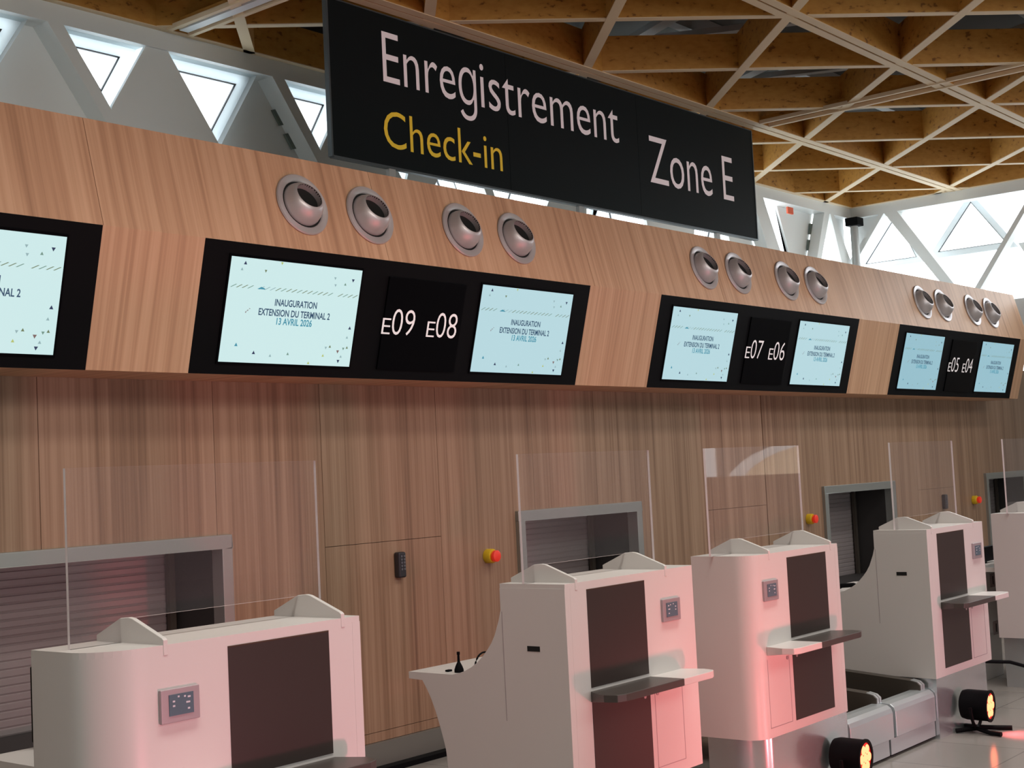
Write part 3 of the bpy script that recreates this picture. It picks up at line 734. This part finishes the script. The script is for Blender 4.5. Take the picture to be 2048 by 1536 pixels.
    q = MB(); q.ext([P(-.0035, .138, .945), P(-.0035, .202, .945), P(-.0035, .202, .966), P(-.0035, .138, .966)], (sg*.002, 0, 0)); q.build('slot', M['void'], r)
    q = MB(); q.ext([P(-.003, .326, .66), P(-.003, .3285, .66), P(-.003, .3285, 1.10), P(-.003, .326, 1.10)], (sg*.002, 0, 0)); q.build('panel_joint', M['touch_frame'], r)
    # white fins that hold the glass
    for u in (.075, .72 if wd < .97 else .775):
        fp = [(-.002, ZTC-.03), (-.002, ZTC+.014), (.006, ZTC+.02), (.145, ZTC+.072), (.165, ZTC+.075), (.205, ZTC+.072), (DEP-.005, ZTC+.018), (DEP-.005, ZTC)]
        q = MB(); q.ext([P(u-.008, d, z) for d, z in fp], (sg*.016, 0, 0)); q.build('fin', M['corian'], r, .002)
    # glass: two short feet, wide slot between them
    g0, g1 = gl; f0 = g0+.07; f1 = g1-.21
    gp = [(g0, ZTC), (f0, ZTC), (f0, ZTC+.068), (f1, ZTC+.068), (f1, ZTC), (g1, ZTC), (g1, 1.735), (g0, 1.735)]
    q = MB(); n = len(gp); d0, d1 = .203, .214
    vs = [P(u, d0, z) for u, z in gp]+[P(u, d1, z) for u, z in gp]
    fq = [(0, 1, 2, 7), (2, 3, 6, 7), (3, 4, 5, 6)]
    q.add(vs, fq)
    q.cur = 1; q.add(vs, [(i, (i+1) % n, n+(i+1) % n, n+i) for i in range(n)])
    q.build('glass_screen', [M['glass'], M['glass_edge']], r)
    return r
C1 = counter(3.255, -1, 1.0, .165, .15, (-.02, .955), 'white check-in counter nearest the camera, cut by the bottom edge')
C2 = counter(4.376, 1, .945, .02, .02, (.0, .945), 'white check-in counter with black slot and a black plug on its desk')
C3 = counter(6.7245, -1, .895, .095, .10, (-.03, .92), 'white check-in counter with rounded side, reddest lit, left of the two belts')
C4 = counter(7.8754, 1, .885, .02, .02, (.025, .98), 'white check-in counter with black slot, right of the two belts')
C5 = counter(10.68, -1, .90, .095, .10, (-.03, .92), 'white check-in counter cut by the right edge of the photo')

# things on the desks
PX, PY = 4.437, -1.835
r = thing('desk_plug', (PX, PY, .831), 'small black cone-shaped plug standing on the curved counter desk', 'plug')
m = MB(); m.lathe((PX, PY, .831), (0, 0, 1), [(.020, 0), (.020, .012), (.015, .026), (.008, .040), (.006, .044)], 20); m.build('base', M['black'], r)
m = MB(); m.lathe((PX, PY, .831), (0, 0, 1), [(.006, .043), (.005, .072), (.007, .075), (.007, .086)], 14); m.build('stem', M['black'], r)
tag(MB().box(4.425, 4.450, -1.785, -1.765, .831, .839).build('desk_puck', M['black'], None, .002), 'low black block beside the cone-shaped plug on the desk', 'block')
m = MB(); m.tube([(4.585+.062*math.cos(a), -1.85, .835+.062*math.sin(a)) for a in [i/14*PI for i in range(15)]]+[(4.53, -1.83, .834)], .004, 8)
tag(m.build('desk_cable', M['black']), 'black cable looping above the desk behind the slotted counter', 'cable')
m = MB(); m.tube([(8.0, -1.78, .838), (8.02, -1.83, .865), (8.04, -1.90, .87), (8.05, -1.97, .845)], .014, 8)
tag(m.build('desk_cable', M['black']), 'short black cable on the desk of the counter right of the belts', 'cable')
r = thing('monitor', (10.2, -1.92, .831), 'black monitor seen from behind between the two farthest counters', 'monitor')
m = MB(); m.box(9.98, 10.38, -1.93, -1.90, .845, .955); m.build('panel', M['black'], r, .006)
m = MB(); m.box(10.12, 10.26, -1.90, -1.82, .831, .86); m.build('stand', M['black'], r)
r = thing('drawer_pedestal', (9.85, -1.72, 0), 'white pedestal with two small locks between the two farthest counters', 'pedestal')
m = MB(); m.box(9.62, 10.4, -1.95, -1.62, .33, .80); m.box(9.66, 10.36, -1.93, -1.64, 0, .33); m.build('carcass', M['corian'], r, .004)
for x, z in ((10.16, .707), (10.16, .36)):
    m = MB(); m.box(x, x+.09, -1.955, -1.949, z-.05, z+.05); lp = m.build('lock_plate', M['socket'], r, .003)
    m = MB(); m.box(x+.04, x+.05, -1.958, -1.954, z-.03, z+.03); m.build('key_slot', M['void'], lp)
r = thing('desk_monitor', (2.6, -1.72, .831), 'black screen base behind the nearest counter at the bottom left', 'monitor')
m = MB(); m.box(2.56, 2.86, -1.66, -1.62, .85, 1.10); m.build('panel', M['black'], r, .006)
m = MB(); m.box(2.58, 2.80, -1.80, -1.60, .831, .855); m.build('base', M['black'], r, .004)

# ------------------------------------------------------------------ baggage conveyor between two counters
r = thing('baggage_conveyor', (7.34, -2.0, 0), 'pair of black baggage belts with a steel front between two white counters', 'conveyor')
YF = -2.453
for a, c in ((6.772, 7.297), (7.330, 7.872)):
    m = MB(); pr = [(YF, .105), (YF, .245), (YF+.008, .268), (YF+.03, .285), (YF+.07, .29), (YF+.12, .288), (YF+.13, .27), (YF+.13, .105)]
    m.ext([(a, y, z) for y, z in pr], (c-a, 0, 0)); m.build('steel_bumper', M['steel'], r, .006, 3)
    m = MB(); m.box(a+(.0 if a < 7 else -.06), c-(.05 if a < 7 else 0), YF+.012, YF+.03, .018, .103); m.build('kick_plate', M['steel'], r)
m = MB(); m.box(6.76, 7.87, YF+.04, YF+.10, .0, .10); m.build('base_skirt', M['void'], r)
for a, c in ((6.80, 7.27), (7.36, 7.78)):
    m = MB(); m.ext([(a, YF+.14, .20), (a, YF+.11, .17), (a, YF+.14, .14), (a, -.1, .14), (a, -.1, .20)], (c-a, 0, 0)); m.build('belt', M['belt'], r)
for x0, x1, yt in ((7.28, 7.35, -2.365), (7.79, 7.86, -2.40)):
    m = MB(); pr = [(yt, .27), (yt, .315), (yt+.02, .333), (yt+.06, .342), (-1.2, .44), (-.1, .45), (-.1, .20), (yt+.05, .20)]
    m.ext([(x0, y, z) for y, z in pr], (x1-x0, 0, 0)); sr = m.build('side_rail', M['rail'], r)
    for k in (0, .03):
        m = MB(); y0 = yt-.001+k*.0; pb = [(yt-.003, .272), (yt-.003, .317), (yt+.018, .336), (yt+.06, .3455), (yt+.06, .338), (yt+.02, .329), (yt+.004, .313), (yt+.004, .272)]
        m.ext([(x0+.008+k, y, z) for y, z in pb], (.022, 0, 0)); m.build('end_band', M['steel'], sr)

# ------------------------------------------------------------------ red floor spotlights
def led_spot(c, ax, label):
    c = Vector(c); ax = Vector(ax).normalized(); rt = ax.cross(Vector((0, 0, 1))).normalized(); up = rt.cross(ax)
    r = thing('floor_spotlight', (c.x, c.y, 0), label, 'spotlight', 'red LED floor spotlights')
    R = .089
    b = MB(); b.lathe(c, ax, [(.062, -.085), (.082, -.076), (R, -.05), (R, .073), (R+.004, .078), (R+.004, .088), (R-.012, .088), (R-.014, .08)], 32, True, False); bo = b.build('lamp_housing', M['black'], r)
    l = MB(); l.lathe(c, ax, [(R-.012, .081), (0.001, .083)], 32, False, False); ln = l.build('lens', M['lens'], r)
    for k in range(7):
        q = Vector(c)+ax*.083
        if k: q += (rt*math.cos(k*PI/3)+up*math.sin(k*PI/3))*.047
        m = MB(); m.lathe(q, ax, [(.0235, .0), (.020, .004)], 14, False, True); m.build('led', M['led'], ln)
    y = MB(); yk = []
    for i in range(13):
        a = PI*i/12; yk.append(c+rt*math.cos(a)*.106-Vector((0, 0, 1))*math.sin(a)*.13)
    y.tube(yk, .010, 8); y.build('yoke', M['black'], r)
    fx = MB(); base = Vector((c.x, c.y, 0)); e = Vector((ax.x, ax.y, 0)).normalized()
    for s in (-1, 1): fx.tube([base+rt*s*.02+Vector((0,0,.025)), base+e*.10+rt*s*.09+Vector((0,0,.016)), base+e*.17+rt*s*.11+Vector((0,0,.016))], .014, 8); fx.tube([base+rt*s*.02+Vector((0,0,.025)), base-e*.10+rt*s*.09+Vector((0,0,.016))], .014, 8)
    fx.build('foot', M['black'], r)
    spot('spot_beam', c+ax*.12, c+ax*.5+Vector((0, 0, -.38)), 22, RED, 85, .9, .05)
led_spot((8.17, -2.575, .158), (.07, -1, -.03), 'red-lit black floor spotlight right of the baggage belts')
led_spot((6.50, -2.575, .165), (.06, -1, -.03), 'red-lit black floor spotlight cut by the bottom edge, left of the belts')
m = MB(); m.tube([(9.25, -2.1, .25), (9.5, -2.3, .22), (9.8, -2.6, .08), (10.1, -2.75, .02), (10.6, -2.9, .012)], .012, 8)
tag(m.build('floor_cable', M['black']), 'black cable drooping to the floor at the right edge of the photo', 'cable')
